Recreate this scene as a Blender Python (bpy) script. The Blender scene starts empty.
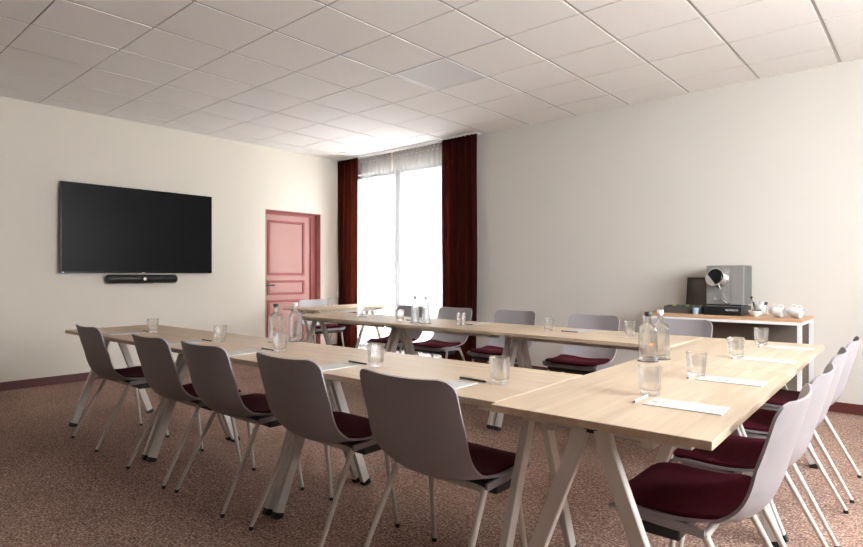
import bpy, bmesh, math, random
from mathutils import Vector, Matrix
random.seed(7)
C = bpy.context.scene.collection
PI = math.pi

# ------------------------------------------------------------------ materials
def new_mat(name):
    m = bpy.data.materials.new(name); m.use_nodes = True
    nt = m.node_tree; b = nt.nodes['Principled BSDF']
    return m, nt, b
def plain(name, col, rough=.5, metal=0., spec=.5, noise=0.03, nscale=30, bump=0., coat=0.):
    m, nt, b = new_mat(name)
    tc = nt.nodes.new('ShaderNodeTexCoord'); nz = nt.nodes.new('ShaderNodeTexNoise')
    nz.inputs['Scale'].default_value = nscale; nz.inputs['Detail'].default_value = 4
    nt.links.new(tc.outputs['Object'], nz.inputs['Vector'])
    r = nt.nodes.new('ShaderNodeValToRGB')
    r.color_ramp.elements[0].color = tuple(max(0, c*(1-noise)) for c in col)+(1,)
    r.color_ramp.elements[1].color = tuple(min(1, c*(1+noise)) for c in col)+(1,)
    nt.links.new(nz.outputs['Fac'], r.inputs['Fac']); nt.links.new(r.outputs['Color'], b.inputs['Base Color'])
    b.inputs['Roughness'].default_value = rough; b.inputs['Metallic'].default_value = metal
    b.inputs['Specular IOR Level'].default_value = spec; b.inputs['Coat Weight'].default_value = coat
    if bump:
        bp = nt.nodes.new('ShaderNodeBump'); bp.inputs['Strength'].default_value = bump; bp.inputs['Distance'].default_value = .002
        nt.links.new(nz.outputs['Fac'], bp.inputs['Height']); nt.links.new(bp.outputs['Normal'], b.inputs['Normal'])
    return m
def wood(name, c1, c2, c3, rough=.42):
    m, nt, b = new_mat(name); N = nt.nodes; L = nt.links
    tc = N.new('ShaderNodeTexCoord'); oi = N.new('ShaderNodeObjectInfo')
    ad = N.new('ShaderNodeVectorMath'); ad.operation = 'ADD'
    cmb = N.new('ShaderNodeCombineXYZ'); mu = N.new('ShaderNodeMath'); mu.operation = 'MULTIPLY'; mu.inputs[1].default_value = 7
    L.new(oi.outputs['Random'], mu.inputs[0]); L.new(mu.outputs[0], cmb.inputs['Y']); L.new(mu.outputs[0], cmb.inputs['X'])
    L.new(tc.outputs['Object'], ad.inputs[0]); L.new(cmb.outputs[0], ad.inputs[1])
    mp = N.new('ShaderNodeMapping'); mp.inputs['Scale'].default_value = (1.3, 26, 20)
    L.new(ad.outputs[0], mp.inputs['Vector'])
    n1 = N.new('ShaderNodeTexNoise'); n1.inputs['Scale'].default_value = 1.6; n1.inputs['Detail'].default_value = 6; n1.inputs['Distortion'].default_value = .7
    L.new(mp.outputs[0], n1.inputs['Vector'])
    mp2 = N.new('ShaderNodeMapping'); mp2.inputs['Scale'].default_value = (.55, 7, 6)
    L.new(ad.outputs[0], mp2.inputs['Vector'])
    n2 = N.new('ShaderNodeTexNoise'); n2.inputs['Scale'].default_value = 1.4; n2.inputs['Detail'].default_value = 3; n2.inputs['Distortion'].default_value = 1.2
    L.new(mp2.outputs[0], n2.inputs['Vector'])
    r = N.new('ShaderNodeValToRGB'); e = r.color_ramp.elements
    e[0].position = .3; e[0].color = c1+(1,); e[1].position = .68; e[1].color = c3+(1,)
    k = e.new(.5); k.color = c2+(1,)
    mx = N.new('ShaderNodeMix'); mx.data_type = 'FLOAT'; mx.inputs[0].default_value = .45
    L.new(n1.outputs['Fac'], mx.inputs[2]); L.new(n2.outputs['Fac'], mx.inputs[3])
    L.new(mx.outputs[0], r.inputs['Fac']); L.new(r.outputs['Color'], b.inputs['Base Color'])
    b.inputs['Roughness'].default_value = rough; b.inputs['Specular IOR Level'].default_value = .4
    return m
def glassy(name, tint=(1,1,1), clear=.55, rough=0.0, ior=1.45, wav=0., wscale=60):
    m, nt, b = new_mat(name); N = nt.nodes; L = nt.links
    b.inputs['Base Color'].default_value = tint+(1,); b.inputs['Transmission Weight'].default_value = 1
    b.inputs['Roughness'].default_value = rough; b.inputs['IOR'].default_value = ior
    t = N.new('ShaderNodeBsdfTransparent'); mx = N.new('ShaderNodeMixShader'); mx.inputs[0].default_value = clear
    L.new(b.outputs[0], mx.inputs[1]); L.new(t.outputs[0], mx.inputs[2])
    L.new(mx.outputs[0], N['Material Output'].inputs['Surface'])
    if wav:
        tc = N.new('ShaderNodeTexCoord'); w = N.new('ShaderNodeTexVoronoi'); w.inputs['Scale'].default_value = wscale
        L.new(tc.outputs['Object'], w.inputs['Vector'])
        bp = N.new('ShaderNodeBump'); bp.inputs['Strength'].default_value = wav; bp.inputs['Distance'].default_value = .003
        L.new(w.outputs['Distance'], bp.inputs['Height']); L.new(bp.outputs['Normal'], b.inputs['Normal'])
    return m

M = {}
M['wall'] = plain('painted_plaster', (.745,.685,.595), .85, nscale=2.5, noise=.015, spec=.2)
M['wall_b'] = plain('painted_plaster_grey', (.655,.615,.56), .85, nscale=2.5, noise=.015, spec=.2)
M['tile'] = plain('ceiling_tile', (.90,.865,.83), .9, nscale=60, noise=.02, spec=.15)
M['tee'] = plain('ceiling_grid_metal', (.46,.43,.40), .6, nscale=10)
M['dark_near_wall'] = plain('low_bounce_brown', (.10,.07,.05), .7)
M['base'] = plain('maroon_skirting', (.105,.022,.02), .45, nscale=12)
M['shell'] = plain('lilac_grey_plastic', (.32,.295,.305), .42, nscale=60, noise=.02, bump=.02)
M['leg_white'] = plain('cream_powder_coat', (.66,.61,.55), .35, nscale=80)
M['leg_table'] = plain('off_white_powder_coat', (.66,.62,.57), .33, nscale=80)
M['black'] = plain('black_plastic', (.012,.012,.013), .4)
M['blackgloss'] = plain('black_gloss', (.006,.006,.007), .25, spec=.3)
M['oak'] = wood('pale_oak', (.50,.37,.25), (.60,.465,.33), (.68,.55,.41))
M['oakdark'] = wood('honey_oak', (.40,.21,.10), (.52,.30,.16), (.60,.37,.21))
M['paper'] = plain('white_paper', (.60,.59,.57), .7, nscale=120, noise=.01)
M['printgrey'] = plain('grey_print', (.25,.25,.25), .7)
M['white'] = plain('white_ceramic', (.82,.82,.81), .2)
M['whitemetal'] = plain('white_metal', (.80,.80,.80), .35)
M['panel'] = plain('flat_taupe', (.16,.135,.11), .7)
M['pen_shaded'] = plain('shade_toned_pen', (.14,.14,.15), .3)  # white pens with their shade put into the barrel colour
M['pen_white'] = plain('white_pen', (.80,.79,.76), .3)
M['steel'] = plain('brushed_steel', (.36,.35,.33), .38, metal=.4, nscale=200)
M['steel_dark'] = plain('dark_steel', (.16,.165,.16), .4, metal=.4, nscale=200)
M['chrome'] = plain('chrome', (.75,.75,.76), .12, metal=1)
M['door'] = plain('salmon_door_paint', (.41,.19,.16), .45, nscale=6)
M['doordark'] = plain('brick_red_moulding', (.28,.055,.045), .5, nscale=6)
M['jamb'] = plain('rose_jamb_paint', (.52,.28,.24), .5, nscale=6)
M['screen'] = plain('tv_screen', (.004,.004,.0045), .35, noise=0, spec=.12)
M['greybox'] = plain('charcoal_card', (.075,.068,.065), .6)
M['lidbrown'] = plain('brown_card', (.13,.105,.09), .6)
M['bluecup'] = plain('pale_blue_ceramic', (.30,.42,.52), .4)
M['green'] = plain('green_foil', (.10,.22,.05), .4)
M['yellow'] = plain('yellow_foil', (.55,.48,.12), .4)
M['frame'] = plain('grey_window_frame', (.30,.31,.33), .5)
M['facade'] = plain('light_cutting_facade', (.10,.10,.10), .9)
M['bounce_ground'] = plain('light_bounce_white', (.85,.85,.85), .9, nscale=3)
M['orange'] = plain('orange_print', (.75,.22,.04), .5)
M['glass'] = glassy('tumbler_glass', (.97,.98,.98), .55, wav=.10, wscale=110)
M['bottle'] = glassy('bottle_glass', (.98,.99,.98), .58)
M['pane'] = glassy('window_pane', (1,1,1), .92)
M['led'] = plain('off_white_diffuser', (.76,.74,.71), .6, noise=0, spec=.25)
# power light
m, nt, b = new_mat('blue_led'); b.inputs['Emission Color'].default_value = (.2,.6,1,1); b.inputs['Emission Strength'].default_value = 2.0; M['blueled'] = m
# seat fabric
def fabric(name, c, c2, sheen=.25):
    m, nt, b = new_mat(name); N = nt.nodes; L = nt.links
    tc = N.new('ShaderNodeTexCoord'); nz = N.new('ShaderNodeTexNoise'); nz.inputs['Scale'].default_value = 350
    L.new(tc.outputs['Object'], nz.inputs['Vector'])
    r = N.new('ShaderNodeValToRGB'); r.color_ramp.elements[0].color = c+(1,); r.color_ramp.elements[1].color = c2+(1,)
    L.new(nz.outputs['Fac'], r.inputs['Fac']); L.new(r.outputs['Color'], b.inputs['Base Color'])
    b.inputs['Roughness'].default_value = .9; b.inputs['Sheen Weight'].default_value = sheen; b.inputs['Specular IOR Level'].default_value = .15
    b.inputs['Sheen Tint'].default_value = c2+(1,)
    bp = N.new('ShaderNodeBump'); bp.inputs['Strength'].default_value = .25; bp.inputs['Distance'].default_value = .001
    L.new(nz.outputs['Fac'], bp.inputs['Height']); L.new(bp.outputs['Normal'], b.inputs['Normal'])
    return m
M['seatpad'] = fabric('burgundy_wool', (.045,.003,.008), (.11,.008,.019))
def curtain_mat():
    m, nt, b = new_mat('wine_velvet'); N = nt.nodes; L = nt.links
    tc = N.new('ShaderNodeTexCoord'); nz = N.new('ShaderNodeTexNoise'); nz.inputs['Scale'].default_value = 25
    L.new(tc.outputs['Object'], nz.inputs['Vector'])
    r = N.new('ShaderNodeValToRGB'); r.color_ramp.elements[0].color = (.020,.004,.004,1); r.color_ramp.elements[1].color = (.042,.007,.006,1)
    L.new(nz.outputs['Fac'], r.inputs['Fac']); L.new(r.outputs['Color'], b.inputs['Base Color'])
    b.inputs['Roughness'].default_value = .85; b.inputs['Sheen Weight'].default_value = .08; b.inputs['Specular IOR Level'].default_value = .1
    t = N.new('ShaderNodeBsdfTranslucent'); t.inputs['Color'].default_value = (.75,.11,.05,1)
    mx = N.new('ShaderNodeMixShader'); mx.inputs[0].default_value = .12
    L.new(b.outputs[0], mx.inputs[1]); L.new(t.outputs[0], mx.inputs[2]); L.new(mx.outputs[0], N['Material Output'].inputs['Surface'])
    return m
M['curtain'] = curtain_mat()
def sheer_mat():
    m, nt, b = new_mat('white_voile'); N = nt.nodes; L = nt.links
    b.inputs['Base Color'].default_value = (.86,.86,.85,1); b.inputs['Roughness'].default_value = .9; b.inputs['Specular IOR Level'].default_value = .05
    t = N.new('ShaderNodeBsdfTranslucent'); t.inputs['Color'].default_value = (.42,.42,.42,1)
    tr = N.new('ShaderNodeBsdfTransparent')
    m1 = N.new('ShaderNodeMixShader'); m1.inputs[0].default_value = .6
    m2 = N.new('ShaderNodeMixShader')
    tc = N.new('ShaderNodeTexCoord'); nz = N.new('ShaderNodeTexNoise'); nz.inputs['Scale'].default_value = 40
    L.new(tc.outputs['Object'], nz.inputs['Vector'])
    mr = N.new('ShaderNodeMapRange'); mr.inputs[3].default_value = .58; mr.inputs[4].default_value = .64
    L.new(nz.outputs['Fac'], mr.inputs[0]); L.new(mr.outputs[0], m2.inputs[0])
    L.new(b.outputs[0], m1.inputs[1]); L.new(t.outputs[0], m1.inputs[2])
    L.new(m1.outputs[0], m2.inputs[1]); L.new(tr.outputs[0], m2.inputs[2]); L.new(m2.outputs[0], N['Material Output'].inputs['Surface'])
    return m
M['sheer'] = sheer_mat()
def carpet_mat():
    m, nt, b = new_mat('speckled_carpet'); N = nt.nodes; L = nt.links
    tc = N.new('ShaderNodeTexCoord')
    n1 = N.new('ShaderNodeTexNoise'); n1.inputs['Scale'].default_value = 88; n1.inputs['Detail'].default_value = 4; n1.inputs['Roughness'].default_value = .7
    n2 = N.new('ShaderNodeTexNoise'); n2.inputs['Scale'].default_value = 2.2; n2.inputs['Detail'].default_value = 4
    n3 = N.new('ShaderNodeTexNoise'); n3.inputs['Scale'].default_value = 26; n3.inputs['Detail'].default_value = 2
    for n in (n1, n2, n3): L.new(tc.outputs['Object'], n.inputs['Vector'])
    r = N.new('ShaderNodeValToRGB'); e = r.color_ramp.elements
    e[0].position = .34; e[0].color = (.075,.042,.033,1); e[1].position = .70; e[1].color = (.92,.76,.66,1)
    k = e.new(.46); k.color = (.26,.158,.124,1); k = e.new(.57); k.color = (.46,.31,.25,1)
    L.new(n1.outputs['Fac'], r.inputs['Fac'])
    r2 = N.new('ShaderNodeValToRGB'); r2.color_ramp.elements[0].position = .3; r2.color_ramp.elements[0].color = (.62,.60,.58,1)
    r2.color_ramp.elements[1].position = .7; r2.color_ramp.elements[1].color = (1.3,1.28,1.26,1)
    mx = N.new('ShaderNodeMix'); mx.data_type = 'FLOAT'; mx.inputs[0].default_value = .6
    L.new(n2.outputs['Fac'], mx.inputs[2]); L.new(n3.outputs['Fac'], mx.inputs[3]); L.new(mx.outputs[0], r2.inputs['Fac'])
    mc = N.new('ShaderNodeMix'); mc.data_type = 'RGBA'; mc.blend_type = 'MULTIPLY'; mc.inputs[0].default_value = 1
    L.new(r.outputs['Color'], mc.inputs[6]); L.new(r2.outputs['Color'], mc.inputs[7]); L.new(mc.outputs[2], b.inputs['Base Color'])
    b.inputs['Roughness'].default_value = .95; b.inputs['Specular IOR Level'].default_value = .1
    bp = N.new('ShaderNodeBump'); bp.inputs['Strength'].default_value = .7; bp.inputs['Distance'].default_value = .006
    L.new(n1.outputs['Fac'], bp.inputs['Height']); L.new(bp.outputs['Normal'], b.inputs['Normal'])
    return m
M['carpet'] = carpet_mat()

# ------------------------------------------------------------------ helpers
def mesh(name, bm, mat, parent=None, smooth=False, loc=(0,0,0)):
    me = bpy.data.meshes.new(name); bmesh.ops.recalc_face_normals(bm, faces=bm.faces)
    if smooth:
        for e in bm.edges:
            if len(e.link_faces) == 2 and e.calc_face_angle(0) > .75: e.smooth = False
    bm.to_mesh(me); bm.free(); me.materials.append(M[mat] if isinstance(mat, str) else mat)
    if smooth:
        me.polygons.foreach_set('use_smooth', [True]*len(me.polygons))
    o = bpy.data.objects.new(name, me); C.objects.link(o); o.location = loc
    if parent: o.parent = parent
    return o
def tag(o, label=None, cat=None, group=None, kind=None):
    if label: o['label'] = label
    if cat: o['category'] = cat
    if group: o['group'] = group
    if kind: o['kind'] = kind
    return o
def thing(name, label, cat, loc=(0,0,0), rz=0, group=None):
    o = bpy.data.objects.new(name, None); C.objects.link(o); o.location = loc; o.rotation_euler = (0,0,rz)
    o.empty_display_size = .1
    return tag(o, label, cat, group)
def copy_tree(o, parent=None):
    c = o.copy(); C.objects.link(c)
    if parent: c.parent = parent
    for ch in list(o.children): copy_tree(ch, c)
    return c
def box(bm, x0, x1, y0, y1, z0, z1, bev=0):
    r = bmesh.ops.create_cube(bm, size=1)
    vs = r['verts']
    for v in vs:
        v.co = Vector(((x0+x1)/2+v.co.x*(x1-x0), (y0+y1)/2+v.co.y*(y1-y0), (z0+z1)/2+v.co.z*(z1-z0)))
    if bev:
        es = list({e for v in vs for e in v.link_edges})
        bmesh.ops.bevel(bm, geom=es, offset=bev, segments=2, affect='EDGES', profile=.5)
def nbox(*a, **k):
    bm = bmesh.new(); box(bm, *a, **k); return bm
def tube(bm, pts, rad, seg=12, cap=True, rect=None, up=(0,0,1)):
    """sweep a circle (or a rectangle (w,h)) along pts; rad is one radius or one per point"""
    pts = [Vector(p) for p in pts]; n = len(pts)
    if not isinstance(rad, (list, tuple)): rad = [rad]*n
    rings = []
    for i, p in enumerate(pts):
        if i == 0: d = pts[1]-pts[0]
        elif i == n-1: d = pts[-1]-pts[-2]
        else: d = (pts[i]-pts[i-1]).normalized()+(pts[i+1]-pts[i]).normalized()
        d.normalize(); u = Vector(up)
        a = d.cross(u)
        if a.length < 1e-3: a = d.cross(Vector((1,0,0)))
        a.normalize(); b = d.cross(a).normalized()
        if rect:
            w, h = rect[0]/2, rect[1]/2; c = min(w, h)*.22
            q = [(w,h-c),(w-c,h),(-w+c,h),(-w,h-c),(-w,-h+c),(-w+c,-h),(w-c,-h),(w,-h+c)]
            rings.append([bm.verts.new(p+a*x+b*y) for x, y in q])
        else:
            rings.append([bm.verts.new(p+(a*math.cos(2*PI*k/seg)+b*math.sin(2*PI*k/seg))*rad[i]) for k in range(seg)])
    for i in range(n-1):
        A, B = rings[i], rings[i+1]; s = len(A)
        for k in range(s): bm.faces.new((A[k], A[(k+1) % s], B[(k+1) % s], B[k]))
    if cap: bm.faces.new(rings[0]); bm.faces.new(rings[-1])
def lathe(bm, prof, seg=28, c=(0,0,0), close=False, sq=0.):
    """revolve (r,z) profile; sq squares off the plan outline"""
    rings = []
    for r, z in prof:
        ring = []
        for k in range(seg):
            a = 2*PI*k/seg
            f = 1.0
            if sq and r > .03:
                p = 2+sq*6
                f = 1/((abs(math.cos(a))**p+abs(math.sin(a))**p)**(1/p))
            ring.append(bm.verts.new((c[0]+r*f*math.cos(a), c[1]+r*f*math.sin(a), c[2]+z)))
        rings.append(ring)
    for i in range(len(rings)-1):
        A, B = rings[i], rings[i+1]
        for k in range(seg): bm.faces.new((A[k], A[(k+1) % seg], B[(k+1) % seg], B[k]))
    if prof[0][0] > 1e-5: bm.faces.new(rings[0])
    if prof[-1][0] > 1e-5: bm.faces.new(rings[-1])
    bmesh.ops.remove_doubles(bm, verts=bm.verts, dist=1e-6)
def catmull(P, n):
    out = []; m = len(P)
    for i in range(m-1):
        p0 = P[max(i-1,0)]; p1 = P[i]; p2 = P[i+1]; p3 = P[min(i+2,m-1)]
        for k in range(n):
            t = k/n
            out.append(tuple(.5*((2*p1[j])+(-p0[j]+p2[j])*t+(2*p0[j]-5*p1[j]+4*p2[j]-p3[j])*t*t+(-p0[j]+3*p1[j]-3*p2[j]+p3[j])*t**3) for j in range(len(p1))))
    out.append(P[-1]); return out
def text(s, size, mat, parent, loc, rot, name='lettering', ext=.0004):
    cu = bpy.data.curves.new(name, 'FONT'); cu.body = s; cu.size = size; cu.extrude = ext; cu.align_x = 'CENTER'; cu.align_y = 'CENTER'
    tmp = bpy.data.objects.new('tmp', cu); C.objects.link(tmp)
    dg = bpy.context.evaluated_depsgraph_get(); me = bpy.data.meshes.new_from_object(tmp.evaluated_get(dg))
    bpy.data.objects.remove(tmp); me.materials.clear(); me.materials.append(M[mat])
    o = bpy.data.objects.new(name, me); C.objects.link(o); o.parent = parent; o.location = loc; o.rotation_euler = rot
    return o
def struct(name, bm, mat, parent=None, smooth=False):
    o = mesh(name, bm, mat, parent, smooth)
    if not parent: o['kind'] = 'structure'
    return o

# ------------------------------------------------------------------ room
XA, YB, XR, YN, H = -6.95, 5.85, 1.65, -4.5, 2.912
T = .18
struct('floor', nbox(XA-.5, XR+.3, YN-.3, YB+.5, -.12, 0), 'carpet')
# left wall with door opening
DY0, DY1, DZ = 4.45, 5.40, 2.055
bm = bmesh.new()
box(bm, XA-T, XA, YN, DY0, 0, H+.1); box(bm, XA-T, XA, DY1, YB+T, 0, H+.1); box(bm, XA-T, XA, DY0, DY1, DZ, H+.1)
struct('wall_left', bm, 'wall')
# far wall with window opening
WX0, WX1, WZ0, WZ1 = -6.76, -4.90, .04, 2.66
bm = bmesh.new()
box(bm, XA-T, WX0, YB, YB+T, 0, H+.1); box(bm, WX1, XR+T, YB, YB+T, 0, H+.1)
box(bm, WX0, WX1, YB, YB+T, WZ1, H+.1); box(bm, WX0, WX1, YB, YB+T, 0, WZ0)
struct('wall_far', bm, 'wall_b')
# right wall with the daylight window (outside the frame)
RW, RZ0, RZ1 = ((1.6, 2.85), (3.2, 4.45)), 1.08, 2.72
bm = bmesh.new(); yy = [YN, RW[0][0], RW[0][1], RW[1][0], RW[1][1], YB]
for k in (0, 2, 4): box(bm, XR, XR+T, yy[k], yy[k+1], 0, H+.1)
for y0, y1 in RW: box(bm, XR, XR+T, y0, y1, RZ1, H+.1); box(bm, XR, XR+T, y0, y1, 0, RZ0)
struct('wall_right', bm, 'wall')
struct('wall_near', nbox(XA-T, XR+T, YN-T, YN, 0, H+.1), 'dark_near_wall')  # unseen wall, coloured dark to cut light bounced onto the near chairs
# ceiling: lay-in tiles, each its own slightly uneven panel in one mesh, over a metal grid
GX, GY, GS = -4.209, 1.786, .6007
bm = bmesh.new()
xs = [GX+i*GS for i in range(-6, 12)]; ys = [GY+j*GS for j in range(-12, 9)]
for a in range(len(xs)-1):
    for b_ in range(len(ys)-1):
        i, j = a-6, b_-12
        if (i, j) == (1, 3): continue
        x0, x1 = max(xs[a]+.012, XA-.02), min(xs[a+1]-.012, XR+.02); y0, y1 = max(ys[b_]+.006, YN-.02), min(ys[b_+1]-.006, YB+.02)
        if x1-x0 < .02 or y1-y0 < .02: continue
        n0 = len(bm.verts); box(bm, x0, x1, y0, y1, H, H+.015, 0)
        bm.verts.ensure_lookup_table()
        tx, ty = random.uniform(-.003,.003), random.uniform(-.003,.003)
        if (i, j) == (-3, -1): tx, ty = .010, -.004
        cx, cy = (x0+x1)/2, (y0+y1)/2
        for v in bm.verts[n0:]: v.co.z += tx*(v.co.x-cx)+ty*(v.co.y-cy)
struct('ceiling', bm, 'tile')
struct('trim_1', nbox(XA-.1, XR+.1, YN-.1, YB+.1, H+.006, H+.05), 'tee')
lp = thing('ceiling_light', 'square flush ceiling light panel, switched off and brighter than the tiles around it', 'ceiling light', (GX+1.5*GS, GY+3.5*GS, H))
mesh('frame', (lambda b:(box(b,-.29,.29,-.29,-.275,-.001,.02),box(b,-.29,.29,.275,.29,-.001,.02),box(b,-.29,-.275,-.275,.275,-.001,.02),box(b,.275,.29,-.275,.275,-.001,.02),b)[-1])(bmesh.new()), 'whitemetal', lp)
mesh('diffuser', nbox(-.275,.275,-.275,.275,.001,.015), 'led', lp)
# baseboards
bh = .085
bm = bmesh.new(); box(bm, XA, XA+.015, YN, DY0-.0, 0, bh); box(bm, XA, XA+.015, DY1, YB, 0, bh); struct('baseboard_left', bm, 'base')
bm = bmesh.new(); box(bm, WX1, XR, YB-.015, YB, 0, bh); box(bm, XA, WX0, YB-.015, YB, 0, bh); struct('baseboard_far', bm, 'base')
struct('baseboard_right', nbox(XR-.015, XR, YN, YB-.015, 0, bh), 'base')
struct('baseboard_near', nbox(XA+.015, XR-.015, YN, YN+.015, 0, bh), 'base')

# door
dr = bpy.data.objects.new('door_1', None); C.objects.link(dr); dr.location = (XA-.11, DY0, 0); dr['kind'] = 'structure'
LW = .83
bm = bmesh.new(); box(bm, -.04, 0, 0, LW, .01, 2.0); mesh('door_leaf', bm, 'door', dr)
def panel(z0, z1):
    b = bmesh.new(); y0, y1 = .10, LW-.10; w = .035
    box(b, 0, .014, y0, y1, z0, z0+w, .004); box(b, 0, .014, y0, y1, z1-w, z1, .004)
    box(b, 0, .014, y0, y0+w, z0+w, z1-w, .004); box(b, 0, .014, y1-w, y1, z0+w, z1-w, .004)
    mesh('panel_moulding', b, 'doordark', dr)
    mesh('door_panel', nbox(0, .006, y0+w+.01, y1-w-.01, z0+w+.01, z1-w-.01, bev=.002), 'door', dr)
panel(1.14, 1.92); panel(.86, 1.07); panel(.12, .79)
bm = bmesh.new(); box(bm, -.05, .02, LW, .95, 0, 2.055); box(bm, -.05, .02, 0, LW, 2.0, 2.055); mesh('door_frame', bm, 'doordark', dr)
bm = bmesh.new(); box(bm, .02, .112, .94, .95, 0, 2.055); box(bm, .02, .112, 0, .94, 2.045, 2.055); box(bm, .0, .112, 0, .008, 0, 2.045); mesh('door_jamb', bm, 'jamb', dr)
hd = mesh('door_handle', (lambda b:(tube(b, [(.0,.06,1.0),(.05,.06,1.0)], .012), tube(b, [(.05,.05,1.0),(.05,.19,1.0)], .010), b)[-1])(bmesh.new()), 'black', dr)
mesh('handle_plate', nbox(0,.006,.035,.085,.90,1.08,bev=.002), 'black', hd)

# window behind the curtains
wn = bpy.data.objects.new('window_1', None); C.objects.link(wn); wn.location = (0, YB+.10, 0); wn['kind'] = 'structure'
xm = -5.83
bm = bmesh.new()
for x0, x1 in ((WX0, WX0+.05), (WX1-.05, WX1)): box(bm, x0, x1, -.03, .03, WZ0, WZ1)
box(bm, WX0, WX1, -.03, .03, WZ1-.05, WZ1); box(bm, WX0, WX1, -.03, .03, WZ0, WZ0+.05)
mesh('window_frame', bm, 'frame', wn)
mesh('mullion', nbox(xm-.055, xm+.055, -.045, .035, WZ0+.05, WZ1-.05), 'frame', wn)
mesh('window_pane', nbox(WX0+.05, xm-.055, -.004, .004, WZ0+.05, WZ1-.05), 'pane', wn)
mesh('window_pane', nbox(xm+.055, WX1-.05, -.004, .004, WZ0+.05, WZ1-.05), 'pane', wn)
for k, (RY0, RY1) in enumerate(RW):
    wr = bpy.data.objects.new('window_%d' % (k+2), None); C.objects.link(wr); wr.location = (XR+.10, 0, 0); wr['kind'] = 'structure'
    bm = bmesh.new()
    for y0, y1 in ((RY0, RY0+.05), (RY1-.05, RY1)): box(bm, -.03, .03, y0, y1, RZ0, RZ1)
    box(bm, -.03, .03, RY0, RY1, RZ1-.05, RZ1); box(bm, -.03, .03, RY0, RY1, RZ0, RZ0+.05)
    mesh('window_frame', bm, 'frame', wr)
    mesh('window_pane', nbox(-.004, .004, RY0+.05, RY1-.05, RZ0+.05, RZ1-.05), 'pane', wr)
# curtains
def drape(name, x0, x1, yc, amp, folds, z0, z1, mat, par=None, thick=.003, gather=0., rnd=1):
    random.seed(rnd); bm = bmesh.new(); nx = int(folds*14); nz = 16
    ph = [random.uniform(-.5,.5) for _ in range(int(folds)+2)]; am = [random.uniform(.6,1.15) for _ in range(int(folds)+2)]
    V = []
    for k in range(nz+1):
        t = k/nz; z = z0+(z1-z0)*t; row = []
        for i in range(nx+1):
            s = i/nx; f = s*folds; n = int(f)
            a = amp*(am[n]*(1-(f-n))+am[n+1]*(f-n))*(1-.35*t)
            w = math.sin(2*PI*f+ph[n]*(1-(f-n))+ph[n+1]*(f-n)+.4*math.sin(3*t+n))
            xx = x0+(x1-x0)*s
            xc = (x0+x1)/2; xx = xc+(xx-xc)*(1-gather*math.sin(PI*t)*.3)
            row.append(bm.verts.new((xx+.006*math.sin(7*t+f), yc+a*w, z)))
        V.append(row)
    for k in range(nz):
        for i in range(nx): bm.faces.new((V[k][i], V[k][i+1], V[k+1][i+1], V[k+1][i]))
    if thick:
        g = bm.faces[:]; bmesh.ops.solidify(bm, geom=g, thickness=thick)
    return mesh(name, bm, mat, par, smooth=True)
for (x0, x1, lab, rr) in ((-6.93, -6.46, 'dark wine red curtain in the room corner beside the door, inner edge glowing orange', 3),
                      (-4.84, -4.275, 'dark wine red curtain gathered on the side of the window away from the door', 5)):
    c = thing('curtain', lab, 'curtain', group='wine red curtains framing the window')
    drape('curtain_fabric', x0, x1, YB-.14, .045, 5, .015, H-.035, 'curtain', c, rnd=rr)
    drape('pleat_heading', x0, x1, YB-.14, .028, 9, H-.09, H-.022, 'curtain', c, rnd=rr+10, thick=.006)
for (x0, x1, lab, rr) in ((-6.50, -5.85, 'white sheer curtain, the half of the pair nearer the door', 8),
                      (-5.81, -4.80, 'white sheer curtain, the wider half of the pair away from the door', 9)):
    c = thing('sheer_curtain', lab, 'sheer curtain', group='white sheers across the window')
    drape('voile', x0, x1, YB-.06, .018, (x1-x0)*11, .02, H-.09, 'sheer', c, thick=0, rnd=rr)
    drape('pleat_heading', x0, x1, YB-.06, .016, (x1-x0)*13, H-.09, H-.022, 'sheer', c, thick=0, rnd=rr+4)
tr = mesh('curtain_track', nbox(-6.93, -4.275, YB-.155, YB-.04, H-.02, H-.001, bev=.003), 'whitemetal')
tag(tr, 'slim white ceiling track carrying the curtains and sheers', 'curtain track')
# outside: facade opposite, put in dark to cut window light, with a wall lantern
fc = mesh('building_facade', nbox(-24, -.5, 10.5, 11.5, -.15, 8), 'facade'); tag(fc, 'darkened building faintly visible through the sheers outside the window', 'building')
struct('ground', nbox(-30, 20, -15, 25, -.35, -.15), 'bounce_ground')  # ground made near white to bounce light up to the ceiling
ln = thing('wall_lantern', 'faint dark lantern seen through the sheer curtain near the top of the window', 'lantern', (-5.05-.25, YB+.75, 2.05))
mesh('lantern_frame', (lambda b:([tube(b, [(sx*.06,sy*.06,-.15),(sx*.09,sy*.09,.12)], .006, 6) for sx in (-1,1) for sy in (-1,1)], box(b,-.1,.1,-.1,.1,.12,.135), box(b,-.065,.065,-.065,.065,-.16,-.145), lathe(b, [(.07,.135),(.02,.2),(.0,.21)], 12), tube(b, [(0,0,.2),(0,0,.3),(.0,-.6,.3)], .008, 8), b)[-1])(bmesh.new()), 'frame', ln)

# ------------------------------------------------------------------ television and bar
tv = thing('television', 'large black wall-mounted television, screen switched off, on the cream wall', 'television', (XA+.006, 2.795, 1.648))
mesh('housing', nbox(.0, .055, -.80, .80, -.44, .44, bev=.01), 'black', tv)
mesh('bezel', nbox(.055, .078, -.835, .835, -.481, .481, bev=.003), 'blackgloss', tv)
mesh('screen', nbox(.078, .0795, -.825, .825, -.468, .472), 'screen', tv)
mesh('power_light', nbox(.078, .081, -.815, -.805, -.478, -.472), 'blueled', tv)
mesh('badge', nbox(.078, .0805, -.018, .018, -.479, -.472), 'chrome', tv)
vb = thing('conference_bar', 'long black video conference bar with rounded ends mounted under the television', 'video bar', (XA, 2.80, 1.10))
bm = bmesh.new()
pr = catmull([(-.395,.026),(-.385,.039),(-.36,.050),(-.2,.050),(0,.050),(.2,.050),(.36,.050),(.385,.039),(.395,.026)], 3)
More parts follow.
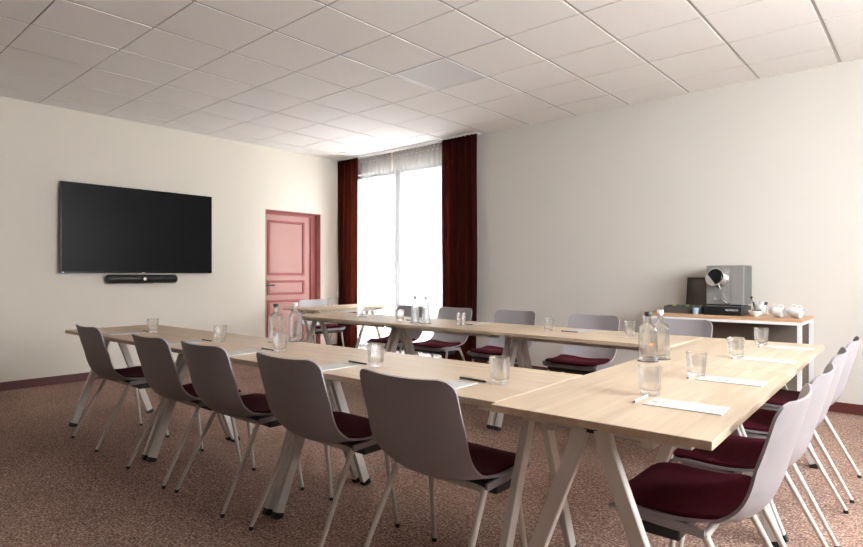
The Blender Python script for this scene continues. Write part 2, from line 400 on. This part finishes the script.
tube(bm, [(.06, y, 0) for y, r in pr], [r for y, r in pr], 16); mesh('body', bm, 'black', vb, True)
cam_ = mesh('camera_housing', (lambda b:(tube(b, [(.06,0,0),(.112,0,0)], .036, 24), b)[-1])(bmesh.new()), 'blackgloss', vb)
mesh('lens', (lambda b:(tube(b, [(.112,.0,0),(.118,.0,0)], .016, 20), b)[-1])(bmesh.new()), 'chrome', cam_)
mesh('mount', nbox(.0,.09,-.11,.11,-.052,-.036,bev=.004), 'black', vb)
mesh('indicator_light', nbox(.097,.1,.31,.325,-.006,.006), 'chrome', vb)

# ------------------------------------------------------------------ tables
TL, TW, TH, TT = 1.285, .66, .73, .024
def make_table():
    t = thing('conference_table', '', 'table')
    mesh('tabletop', nbox(-TL/2+.0015, TL/2-.0015, -TW/2, TW/2, TH-TT, TH, bev=.0025), 'oak', t)
    for sx in (-1, 1):
        for sy in (-1, 1):
            x = sx*(TL/2-.034)
            bm = bmesh.new()
            tube(bm, [(x, sy*.034, TH-TT-.004), (x, sy*.046, TH-TT-.06), (x, sy*.283, .022)], 0, rect=(.048, .03), up=(1,0,0) )
            lg = mesh('leg', bm, 'leg_table', t)
            bm = bmesh.new(); tube(bm, [(x, sy*.2805, .026), (x, sy*.2905, 0.0)], 0, rect=(.052, .034), up=(1,0,0)); mesh('foot_cap', bm, 'black', lg)
        mesh('end_bracket', nbox(sx*(TL/2-.034)-.012, sx*(TL/2-.034)+.012, -.02, .02, TH-TT-.016, TH-TT-.001), 'black', t)
    for sy in (-1, 1):
        mesh('rail', nbox(-TL/2+.06, TL/2-.06, sy*.15-.015, sy*.15+.015, TH-TT-.042, TH-TT, bev=.002), 'leg_table', t)
        pass
    for sx in (-1,1): mesh('cross_rail', nbox(sx*(TL/2-.10)-.018, sx*(TL/2-.10)+.018, -.26, .26, TH-TT-.03, TH-TT), 'leg_table', t)
    return t
R = math.radians
proto_t = make_table(); used_t = [False]
def put_table(x, y, rz, label, group):
    o = copy_tree(proto_t) if used_t[0] else proto_t
    used_t[0] = True
    o.location = (x, y, 0); o.rotation_euler = (0,0,rz); o['label'] = label; o['group'] = group
    return o
# row 1 (near run): front-left corner (-4.93,1.425) to front-right (-1.08,1.55)
a1 = R(1.7); d1 = Vector((math.cos(a1), math.sin(a1))); n1_ = Vector((-d1.y, d1.x))
P0 = Vector((-1.083, 1.553))   # front-right corner of the run
for k, lab in enumerate(('pale oak table joined to the head table, right end of the near run',
                         'pale oak table in the middle of the near run, between its two joins',
                         'pale oak table at the left end of the near run, by the television wall')):
    c = P0-d1*(TL*(k+.5))+n1_*(TW/2); put_table(c.x, c.y, a1, lab, 'tables of the near run')
# head table (two): long axis along Y
a2 = R(90+1.8); d2 = Vector((math.cos(a2), math.sin(a2))); Q0 = Vector((-.420, 1.536))
for k, lab in enumerate(('pale oak head table nearest the camera, its corner over the front right chair',
                         'pale oak head table at the coffee machine end, bottles standing by its near end')):
    n = Vector((-d2.y, d2.x)); c = Q0+d2*(TL*(k+.5))+n*(TW/2); put_table(c.x, c.y, a2, lab, 'head tables on the right')
# row 2 (far run)
a3 = R(-1.2); d3 = Vector((math.cos(a3), math.sin(a3))); n3_ = Vector((-d3.y, d3.x)); S0 = Vector((-1.180, 3.435))
for k, lab in enumerate(('pale oak table at the right end of the far run',
                         'pale oak table in the middle of the far run, between its two clusters of legs',
                         'pale oak table at the left end of the far run')):
    c = S0-d3*(TL*(k+.5))+n3_*(TW/2); put_table(c.x, c.y, a3, lab, 'tables of the far run')
put_table(-5.86, 4.84, R(90+5), 'pale oak table standing apart behind the far run by the door', 'side table by the door')

# ------------------------------------------------------------------ chairs
prof = [(.268,.404),(.264,.421),(.246,.4365),(.22,.441),(.18,.4425),(.10,.434),(.03,.425),(-.03,.421),(-.075,.427),(-.115,.448),(-.146,.487),(-.167,.54),(-.184,.60),(-.204,.67),(-.223,.74),(-.239,.800)]
PR = catmull(prof, 5)
def shell_grid(rows, half, rad_top, rad_front, off, nx=16, s0=0, LT=None):
    # arclength
    s = [0]
    for i in range(1, len(rows)): s.append(s[-1]+math.dist(rows[i], rows[i-1]))
    L = s[-1]; bm = bmesh.new(); V = []
    for i, (y, z) in enumerate(rows):
        w = half(z, y)
        for d, r in ((s[i], rad_front), (L-s[i], rad_top)):
            if d < r: w = w-r+math.sqrt(max(0, r*r-(r-d)**2))
        # normal (pointing up/front)
        j0, j1 = max(i-1,0), min(i+1,len(rows)-1)
        ty, tz = rows[j1][0]-rows[j0][0], rows[j1][1]-rows[j0][1]; l = math.hypot(ty,tz) or 1
        ny, nz = tz/l, -ty/l    # front->back path: normal towards sitter
        row = []
        for k in range(nx+1):
            u = -1+2*k/nx; x = u*w
            q = (s0+s[i])/(LT or L); g1 = math.exp(-((q-.47)/.17)**2); g2 = max(0, min(1, (q-.45)/.3))
            disp = (.042*g1+( .040)*g2)*abs(x/.234)**2.2
            h = off*(1-.35*abs(u)**10)
            row.append(bm.verts.new((x, y+ny*(h+disp), z+nz*(h+disp))))
        V.append(row)
    for i in range(len(V)-1):
        for k in range(nx): bm.faces.new((V[i][k], V[i][k+1], V[i+1][k+1], V[i+1][k]))
    bmesh.ops.recalc_face_normals(bm, faces=bm.faces)
    return bm
def hw(z, y):
    if z < .5: return .234
    return .234-.006*min(1,(z-.5)/.28)
def make_chair():
    t = thing('meeting_chair', '', 'chair')
    bm = shell_grid([(p[0], p[1]) for p in PR], hw, .055, .05, 0)
    g = bm.faces[:]; bmesh.ops.solidify(bm, geom=g, thickness=.009)
    mesh('shell', bm, 'shell', t, True)
    cum = [0]
    for i in range(1, len(PR)): cum.append(cum[-1]+math.dist(PR[i][:2], PR[i-1][:2]))
    idx = [i for i, p in enumerate(PR) if p[0] > -.095 and (p[0] < .20 or p[1] > .428)]
    seatrows = [PR[i] for i in idx]
    bm = shell_grid([(p[0], p[1]) for p in seatrows], lambda z, y: .221, .08, .045, .019, nx=24, s0=cum[idx[0]], LT=cum[-1])
    g = bm.faces[:]; bmesh.ops.solidify(bm, geom=g, thickness=.016)
    mesh('seat_pad', bm, 'seatpad', t, True)
    # side flanges of the seat
    for sx in (-1, 1):
        bm = bmesh.new(); tube(bm, [(sx*.214, .215, .418), (sx*.220, .10, .413), (sx*.220, -.02, .409)], 0, rect=(.026, .010), up=(1,0,0)); mesh('side_rail', bm, 'shell', t)
    mesh('under_seat_tray', nbox(-.214,.214,.05,.20,.362,.399,bev=.006), 'black', t)
    for sx in (-1, 1):
        for fy, ay in ((.232, .172), (-.225, -.02)):
            bm = bmesh.new(); tube(bm, [(sx*.212, ay, .400), (sx*.236, fy, .012)], [.0125, .0085], 12)
            lg = mesh('leg', bm, 'leg_white', t, True)
            bm = bmesh.new(); tube(bm, [(sx*.2355, fy*.996, .016), (sx*.2365, fy*1.002, 0.0)], [.0105, .0105], 12); mesh('foot_cap', bm, 'black', lg, True)
    for ay, nm in ((.175, 'front_crossbar'), (-.02, 'rear_crossbar')):
        pts = catmull([(-.212, ay, .395), (-.197, ay, .399), (-.155, ay, .402), (0, ay, .402), (.155, ay, .402), (.197, ay, .399), (.212, ay, .395)], 3)
        bm = bmesh.new(); tube(bm, pts, .0105, 10); mesh(nm, bm, 'leg_white', t, True)
    mesh('tag', nbox(.222, .2245, -.012, .022, .404, .411), 'black', t)
    return t
proto_c = make_chair(); used_c = [False]
def put_chair(x, y, rz, label, group):
    o = copy_tree(proto_c) if used_c[0] else proto_c
    used_c[0] = True
    o.location = (x, y, 0); o.rotation_euler = (0,0,rz); o['label'] = label; o['group'] = group
G1 = 'chairs along the near run of tables'
for x, y, r, lab in ((-4.32, 1.60, -1, 'grey shell chair at the left end of the near row, seen from behind'),
               (-3.355, 1.60, 0, 'grey shell chair seen from behind, second from the left in the near row'),
               (-2.775, 1.62, 0, 'grey shell chair in the middle of the five in the near row, seen from behind'),
               (-2.08, 1.635, 0, 'grey shell chair seen from behind, directly left of the largest foreground chair'),
               (-1.39, 1.64, 0, 'large foreground grey shell chair seen from behind, right end of the near row')):
    put_chair(x, y, R(r), lab, G1)
G2 = 'chairs along the right side of the head tables'
for x, y, r, lab in ((-.52, 1.96, 91, 'grey shell chair in the right foreground with its dark burgundy seat pad fully in view'),
               (-.525, 2.52, 91, 'grey shell chair on the right, directly behind the foreground one'),
               (-.545, 3.15, 92, 'grey shell chair on the right, third from the camera'),
               (-.55, 3.80, 91, 'pale lit shell chair on the right, farthest from the camera near the baseboard')):
    put_chair(x, y, R(r), lab, G2)
G3 = 'chairs behind the far run of tables'
for x, y, r, lab in ((-4.38, 4.45, 178, 'grey shell chair half hidden behind the two grey-capped bottles'),
               (-3.80, 4.50, 178, 'grey shell chair against the right-hand wine red curtain'),
               (-3.04, 4.48, 180, 'grey shell chair behind the middle cluster of table legs, just right of the curtain'),
               (-2.20, 4.40, 180, 'lilac grey shell chair alone against the plain far wall'),
               (-1.49, 4.42, 180, 'grey shell chair whose back shows in front of the sideboard')):
    put_chair(x, y, R(r), lab, G3)
put_chair(-6.34, 4.93, R(-95), 'white-lit shell chair with red pad beside the salmon door', 'chair at the side table')

# ------------------------------------------------------------------ tableware
Z = TH
def make_tumbler():
    b = bmesh.new()
    # outer wall with faceted base, inner wall, thick bottom: one closed body
    lathe(b, [(0,0),(.030,0),(.033,.003),(.0345,.02),(.036,.021),(.0365,.05),(.0372,.051),(.0392,.085),(.0398,.086),(.0402,.101),(.039,.102),(.0375,.099),(.0345,.05),(.032,.024),(.026,.018),(0,.017)], 24)
    t = mesh('tumbler', b, 'glass', smooth=True); return t
tumb = make_tumbler(); used_g = [False]
def put_glass(x, y, label, group):
    o = tumb.copy() if used_g[0] else tumb
    if used_g[0]: C.objects.link(o)
    used_g[0] = True
    o.location = (x, y, Z+.0005); o.rotation_euler = (0,0,random.uniform(0,3)); o['label'] = label; o['category'] = 'glass'; o['group'] = group
for x, y, lab in ((-4.212,1.781,'clear tumbler at the left end of the near run, by the first chair'),
                  (-3.335,1.816,'clear tumbler beyond the third chair from the left, on the near run'),
                  (-2.659,1.793,'clear tumbler just in front of the two bottles on the near run'),
                  (-1.922,1.806,'clear tumbler directly above the foreground chair back, on the near run'),
                  (-1.250,1.819,'clear patterned tumbler at the right end of the near run')):
    put_glass(x, y, lab, 'tumblers on the near run')
for x, y, lab in ((-.746,1.995,'clear tumbler nearest the camera, beside the closest notepad on the head table'),
                  (-.736,2.47,'clear tumbler right of the two bottles on the head table'),
                  (-.755,3.167,'clear tumbler at the third notepad from the camera on the head table'),
                  (-.783,3.852,'clear tumbler at the far end of the head table, in front of the sideboard')):
    put_glass(x, y, lab, 'tumblers on the head tables')
for x, y, lab in ((-4.28,3.807,'clear tumbler at the left end of the far run'),
                  (-3.66,3.74,'clear tumbler just left of the two grey-capped bottles on the far run'),
                  (-2.966,3.751,'clear tumbler just right of the two grey-capped bottles, in front of the curtained chair'),
                  (-2.159,3.779,'clear tumbler on the far run in front of the bare wall, left of a notepad'),
                  (-1.568,3.833,'clear tumbler at the right end of the far run, left of the black-capped bottle')):
    put_glass(x, y, lab, 'tumblers on the far run')
put_glass(-6.06, 4.86, 'small clear tumbler on the separate side table near the door', 'tumbler on the side table')

def bottle(x, y, kind, label, group, rz=0, s=1):
    t = thing('water_bottle', label, 'bottle', (x, y, Z+.004), rz, group)
    b = bmesh.new()
    if kind != 'round':
        sq = .55
        lathe(b, [(0,0),(.034,0),(.038,.005),(.039,.03),(.039,.145),(.0375,.158),(.033,.168),(.025,.176),(.0145,.183),(.0135,.21),(.016,.212),(.016,.218),(.0125,.218),(.0115,.185),(.022,.174),(.030,.166),(.0345,.156),(.036,.143),(.036,.022),(.030,.016),(0,.015)], 32, sq=sq)
    else:
        lathe(b, [(0,0),(.033,0),(.036,.006),(.036,.13),(.033,.15),(.024,.168),(.0145,.180),(.0125,.205),(.0105,.205),(.0125,.178),(.022,.165),(.030,.15),(.0335,.128),(.0335,.014),(0,.012)], 28)
    mesh('glass_body', b, 'bottle', t, True)
    b = bmesh.new()
    if kind == 'black': lathe(b, [(0,.212),(.0105,.212),(.0105,.2185),(.0165,.2185),(.0165,.231),(.015,.233),(0,.233)], 20); mesh('stopper', b, 'black', t, True)
    elif kind == 'clear': lathe(b, [(0,.212),(.0105,.212),(.0105,.2185),(.0155,.2185),(.0155,.236),(.014,.238),(0,.238)], 20); mesh('stopper', b, 'whitemetal', t, True)
    else: lathe(b, [(0,.20),(.010,.20),(.010,.206),(.0135,.206),(.0135,.226),(.012,.228),(0,.228)], 20); mesh('stopper', b, 'steel', t, True)
    if kind == 'black':
        b = bmesh.new(); box(b, -.008,.008,-.0415,-.0405,.072,.078); box(b, -.004,.010,-.0415,-.0405,.082,.087); mesh('label_mark', b, 'orange', t)
    if kind == 'round':
        b = bmesh.new(); box(b, -.007,.007,-.0372,-.0362,.03,.125); mesh('label_strip', b, 'white', t)
    return t
def coaster(x, y, rz, label):
    b = bmesh.new(); lathe(b, [(0,0),(.047,0),(.049,.0015),(.049,.003),(.047,.004),(0,.004)], 32)
    for v in b.verts: v.co.x *= 1.0
    o = mesh('coaster', b, 'greybox'); o.location = (x, y, Z+.0002); tag(o, label, 'coaster', 'dark round coasters under the bottles')
for (x, y, k, lab, cl) in ((-1.047,2.776,'black','clear square bottle with black stopper on the head table','dark coaster under the black-stoppered bottle on the head table'),
                       (-1.028,2.885,'clear','clear square bottle with pale stopper, behind the black-stoppered one on the head table','dark coaster under the pale-stoppered bottle on the head table')):
    coaster(x, y, 0, cl); bottle(x, y, k, lab, 'square bottles on the head table', R(40))
for (x, y, k, lab, cl) in ((-3.075,2.045,'black','clear square bottle with black stopper standing on the near run','dark coaster under the black-stoppered bottle on the near run'),
                       (-3.03,2.155,'clear','clear square bottle with pale stopper standing on the near run','dark coaster under the pale-stoppered bottle on the near run')):
    coaster(x, y, 0, cl); bottle(x, y, k, lab, 'square bottles on the near run', R(40))
for (x, y, k, lab, cl) in ((-3.40,3.66,'round','clear round bottle with grey cap on the far run, left of the two','dark coaster under the left grey-capped bottle'),
                       (-3.285,3.67,'round','clear round bottle with grey cap on the far run, right of the two','dark coaster under the right grey-capped bottle')):
    coaster(x, y, 0, cl); bottle(x, y, k, lab, 'grey-capped bottles on the far run', R(40))

# notepads and pens.  local: long axis Y (.25), short X (.13)
def make_pad():
    t = thing('notepad', '', 'notepad')
    mesh('paper', nbox(-.062,.062,-.116,.116,0,.003,bev=.0008), 'paper', t)
    mesh('printed_logo', nbox(-.012,-.004,.085,.100,.003,.0033), 'printgrey', t)
    return t
def make_pen(body):
    t = thing('pen', '', 'pen')
    b = bmesh.new(); tube(b, [(0,-.055,.0045),(0,.065,.0045)], .0042, 10); mesh('barrel', b, body, t, True)
    b = bmesh.new(); tube(b, [(0,-.073,.0045),(0,-.064,.0045),(0,-.055,.0045)], [.001,.003,.0042], 10); mesh('tip', b, 'black', t, True)
    b = bmesh.new(); box(b, .004,.0052,.03,.066,.0035,.0055); mesh('clip', b, 'chrome', t)
    return t
pad0 = make_pad(); pens = {'pen_shaded': make_pen('pen_shaded'), 'pen_white': make_pen('pen_white')}; first = {'pad':True,'pen_shaded':True,'pen_white':True}
def put_pad(x, y, rz, label, group):
    o = pad0 if first['pad'] else copy_tree(pad0); first['pad'] = False
    o.location = (x, y, Z+.0003); o.rotation_euler = (0,0,rz); o['label'] = label; o['group'] = group
def put_pen(x, y, rz, kind, label, group):
    o = pens[kind] if first[kind] else copy_tree(pens[kind]); first[kind] = False
    o.location = (x, y, Z+.0005); o.rotation_euler = (0,0,rz); o['label'] = label; o['group'] = group
for (gx, w) in ((-4.212,'at the left end of the near run'), (-3.335,'on the near run, beyond the second chair back'), (-2.659,'on the near run, left of the tumbler by the bottles'),
                (-1.922,'on the near run, between the fourth and the foreground chair'), (-1.25,'on the near run, right of the foreground chair back')):
    put_pad(gx-.125, 1.632+.02*(gx+4.2)/3, R(1.7), 'white notepad '+w, 'notepads on the near run')
    put_pen(gx-.12, 1.785+.02*(gx+4.2)/3, R(86), 'pen_shaded', 'shade-toned pen by the notepad '+w, 'pens on the near run')
for (y, w) in ((1.895,'nearest the camera on the head table'), (2.462,'second from the camera on the head table'), (3.173,'third from the camera on the head table'), (3.79,'farthest from the camera on the head table')):
    put_pad(-.595-.018*(y-1.9), y, R(92), 'white notepad '+w, 'notepads on the head tables')
    put_pen(-.738-.018*(y-1.9), y-.005, R(2), 'pen_white', 'white pen beside the notepad '+w, 'pens on the head tables')
for (x, w) in ((-4.22,'at the left end of the far run'), (-3.56,'behind the grey-capped bottles on the far run'), (-2.93,'in the middle of the far run'), (-1.985,'on the far run in front of the lilac grey chair')):
    put_pad(x, 3.955, R(-2), 'white notepad '+w, 'notepads on the far run')
    put_pen(x-.02, 3.80, R(88), 'pen_shaded', 'shade-toned pen by the notepad '+w, 'pens on the far run')

# ------------------------------------------------------------------ sideboard and coffee things
sb = thing('sideboard', 'narrow sideboard table with honey oak top and white metal frame against the far wall', 'sideboard', (-1.41, 5.545, 0))
SZ = .795
mesh('top', nbox(-.62,.62,-.29,.29,SZ-.022,SZ,bev=.002), 'oakdark', sb)
bm = bmesh.new(); box(bm, -.62,.62,-.29,-.265,SZ-.045,SZ-.022); box(bm, -.62,.62,.265,.29,SZ-.045,SZ-.022); box(bm,-.62,-.595,-.265,.265,SZ-.045,SZ-.022); box(bm,.595,.62,-.265,.265,SZ-.045,SZ-.022)
mesh('frame', bm, 'whitemetal', sb)
for sx in (-1,1):
    for sy in (-1,1): mesh('leg', nbox(sx*.605-.015,sx*.605+.015,sy*.275-.015,sy*.275+.015,0,SZ-.045,bev=.002), 'whitemetal', sb)
mesh('back_sheet', nbox(-.59,.59,.26,.27,.10,SZ-.045), 'panel', sb)  # flat dark taupe sheet across the back, below the top
cm = thing('coffee_machine', 'silver capsule coffee machine with round black porthole on the sideboard', 'coffee machine', (-1.40, 5.60, SZ+.0005))
mesh('base', nbox(-.15,.15,-.18,.16,0,.075,bev=.004), 'black', cm)
bd = mesh('body', nbox(-.152,.152,-.10,.17,.09,.435,bev=.004), 'steel', cm)
mesh('side_panel', nbox(.152,.154,-.095,.165,.095,.43), 'steel_dark', bd)
mesh('neck', nbox(-.13,.13,-.09,.15,.07,.092), 'black', cm)
bm = bmesh.new(); box(bm, .048,.051,-.1015,-.0995,.10,.432); box(bm, -.15,.05,-.1015,-.0995,.197,.199); mesh('seam', bm, 'steel_dark', bd)
pc = mesh('porthole_ring', (lambda b:(tube(b, [(-.055,-.10,.312),(-.060,-.125,.320),(-.070,-.16,.332)], [.096,.092,.082], 32), b)[-1])(bmesh.new()), 'chrome', cm, True)
mesh('porthole_glass', (lambda b:(tube(b, [(-.0695,-.159,.3318),(-.0715,-.164,.333)], [.075,.071], 32), b)[-1])(bmesh.new()), 'blackgloss', pc)
bm = bmesh.new(); tube(bm, [(-.025,-.095,.165),(-.015,-.125,.15),(.02,-.155,.105),(.05,-.16,.098)], .010, 10); mesh('spout', bm, 'chrome', cm, True)
mesh('drip_grid', nbox(-.145,.145,-.178,-.10,.075,.079), 'steel_dark', cm)
text('Barl', .030, 'white', cm, (-.065,-.1005,.140), (PI/2,0,0))
text('NESPRESSO', .020, 'white', cm, (.075,-.1805,.045), (PI/2,0,0))
bx = thing('capsule_box', 'open charcoal box of coffee capsules left of the coffee machine, lid raised', 'box', (-1.745, 5.58, SZ+.0005))
bm = bmesh.new(); box(bm,-.16,.16,-.14,-.132,0,.065); box(bm,-.16,.16,.132,.14,0,.065); box(bm,-.16,-.152,-.132,.132,0,.065); box(bm,.152,.16,-.132,.132,0,.065); box(bm,-.152,.152,-.132,.132,0,.006)
mesh('tray', bm, 'greybox', bx)
bm = bmesh.new(); box(bm,-.045,.18,-.006,.006,0,.26,bev=.003)
ld = mesh('lid', bm, 'lidbrown', bx); ld.location = (0.0,.142,.066); ld.rotation_euler = (R(-10),0,0)
mesh('lid_rim', (lambda b:(box(b,-.045,.18,-.022,-.006,.25,.26),box(b,-.045,-.035,-.022,-.006,0,.25),b)[-1])(bmesh.new()), 'black', ld)
mesh('lid_stud', nbox(.035,.043,-.009,-.006,.12,.128), 'black', ld)
random.seed(4); k = 0
for gx in range(6):
    for gy in range(3):
        b = bmesh.new(); lathe(b, [(0,0),(.012,0),(.018,.028),(.021,.030),(.021,.032),(0,.034)], 12)
        o = mesh('coffee_capsule', b, ('black','green','yellow','black','steel_dark')[(gx*2+gy) % 5], smooth=True)
        o.location = (-1.745-.125+gx*.048, 5.58-.095+gy*.06, SZ+.041)
        tag(o, 'coffee capsule standing upside down in the open charcoal box', 'coffee capsule', 'capsules in the charcoal box')
b = bmesh.new(); box(b, -.152,.152,-.132,.132,.0061,.040); mesh('insert', b, 'black', bx)
b = bmesh.new(); lathe(b, [(0,0),(.022,0),(.027,.05),(.027,.055),(.025,.055),(.020,.004),(0,.003)], 20)
o = mesh('paper_cup', b, 'bluecup', smooth=True); o.location = (-1.62, 5.415, SZ+.0005); tag(o, 'small pale blue cup in front of the charcoal capsule box', 'cup')
# bowl with sachets
bw = thing('sugar_bowl', 'small white bowl of dark sweets right of the coffee machine', 'bowl', (-1.15, 5.46, SZ+.0005))
b = bmesh.new(); lathe(b, [(0,0),(.025,0),(.027,.006),(.045,.022),(.060,.048),(.057,.049),(.043,.026),(.022,.010),(0,.009)], 28); mesh('bowl_body', b, 'white', bw, True)
random.seed(5)
b = bmesh.new()
for i in range(9):
    a = i*2.4; r = .008+.028*(i/9)
    bmesh.ops.create_icosphere(b, subdivisions=2, radius=.012, matrix=Matrix.Translation((r*math.cos(a), r*math.sin(a), .040)) @ Matrix.Scale(.7,4,(0,0,1)))
o = mesh('chocolate_sweets', b, 'greybox', smooth=True); o.location = (-1.15, 5.46, SZ+.0105); tag(o, 'dark sweets heaped in the small white bowl', 'sweets', kind='stuff')
mg = thing('sachet_pot', 'white pot behind the small bowl with sachets sticking out', 'pot', (-1.15, 5.63, SZ+.0005))
b = bmesh.new(); lathe(b, [(0,0),(.036,0),(.042,.01),(.048,.09),(.0455,.09),(.039,.012),(0,.008)], 28); mesh('pot_body', b, 'white', mg, True)
for i in range(7):
    b = bmesh.new(); box(b, -.012,.012,-.001,.001,0,.085)
    o = mesh('sugar_sachet', b, 'paper' if i % 3 else 'greybox'); o.location = (-1.15-.026+.0085*i, 5.63-.012+.004*(i % 4)*2, SZ+.035)
    o.rotation_euler = (R(-8+5*(i % 4)), R(-16+5*i), R(12*(i%3))); tag(o, 'paper sachet sticking out of the white pot', 'sachet', 'sachets in the white pot')
b = bmesh.new(); tube(b, [(0,0,0),(-.006,.0,.13)], [.002,.003], 8); bmesh.ops.create_icosphere(b, subdivisions=2, radius=.011, matrix=Matrix.Translation((-.006,0,.135)) @ Matrix.Scale(.35,4,(0,1,0)))
o = mesh('teaspoon', b, 'black', smooth=True); o.location = (-1.185, 5.61, SZ+.022); o.rotation_euler = (0, R(-10), 0); tag(o, 'dark teaspoon standing up at the left of the white pot', 'spoon')
# cups lying stacked on their sides
def make_cup():
    t = thing('coffee_cup', '', 'cup')
    b = bmesh.new(); lathe(b, [(0,0),(.020,0),(.022,.004),(.030,.018),(.038,.04),(.040,.062),(.0375,.062),(.0355,.04),(.027,.02),(.017,.007),(0,.006)], 28)
    mesh('cup_body', b, 'white', t, True)
    b = bmesh.new(); pts = [(.036+.020*math.sin(a), 0, .036+.017*math.cos(a)) for a in [R(q) for q in range(0, 181, 20)]]
    tube(b, pts, .0038, 8); mesh('handle', b, 'white', t, True)
    return t
cup0 = make_cup(); fc_ = True
for (x, y, lab) in ((-1.055,5.50,'white cup lying nested at the left, nearest the bowl'),
                    (-1.020,5.495,'white cup lying nested over the leftmost cup, its rim to the right'),
                    (-.925,5.50,'white cup lying nested, third from the left on the sideboard'),
                    (-.890,5.495,'white cup lying nested at the right, nearest the sideboard corner')):
    o = cup0 if fc_ else copy_tree(cup0); fc_ = False
    o.location = (x, y, SZ+.057-.006*(1 if x in (-1.020,-.890) else 0)); o.rotation_euler = (R(180), R(-77), R(-8)); o.scale = (1.12,)*3
    o['label'] = lab; o['group'] = 'white cups lying on the sideboard'

# ------------------------------------------------------------------ light, camera
w = bpy.data.worlds.new('World'); bpy.context.scene.world = w; w.use_nodes = True
nt = w.node_tree; bg = nt.nodes['Background']; bg.inputs['Color'].default_value = (.93,.965,1,1); bg.inputs['Strength'].default_value = 17.0
def portal(name, loc, rot, sx, sy):
    l = bpy.data.lights.new(name, 'AREA'); l.shape = 'RECTANGLE'; l.size = sx; l.size_y = sy
    l.cycles.is_portal = True
    o = bpy.data.objects.new(name, l); C.objects.link(o); o.location = loc; o.rotation_euler = rot; return o
portal('window_portal', ((WX0+WX1)/2, YB+.20, (WZ0+WZ1)/2), (-PI/2,0,0), WX1-WX0, WZ1-WZ0)
for y0, y1 in RW: portal('window_portal', (XR+.20, (y0+y1)/2, (RZ0+RZ1)/2), (0,PI/2,0), RZ1-RZ0, y1-y0)

cd = bpy.data.cameras.new('camera'); co = bpy.data.objects.new('camera', cd); C.objects.link(co)
cd.sensor_width = 36; cd.lens = 575.93/863*36; cd.sensor_fit = 'HORIZONTAL'
cd.shift_y = (274.95-273.5)/863; cd.clip_start = .05
co.location = (0, 0, 1.145); co.rotation_euler = (PI/2, 0, R(41.27))
sc = bpy.context.scene; sc.camera = co
sc.view_settings.view_transform = 'Standard'; sc.view_settings.look = 'None'; sc.view_settings.gamma = 1
sc.view_settings.use_curve_mapping = False; sc.view_settings.exposure = 0.82
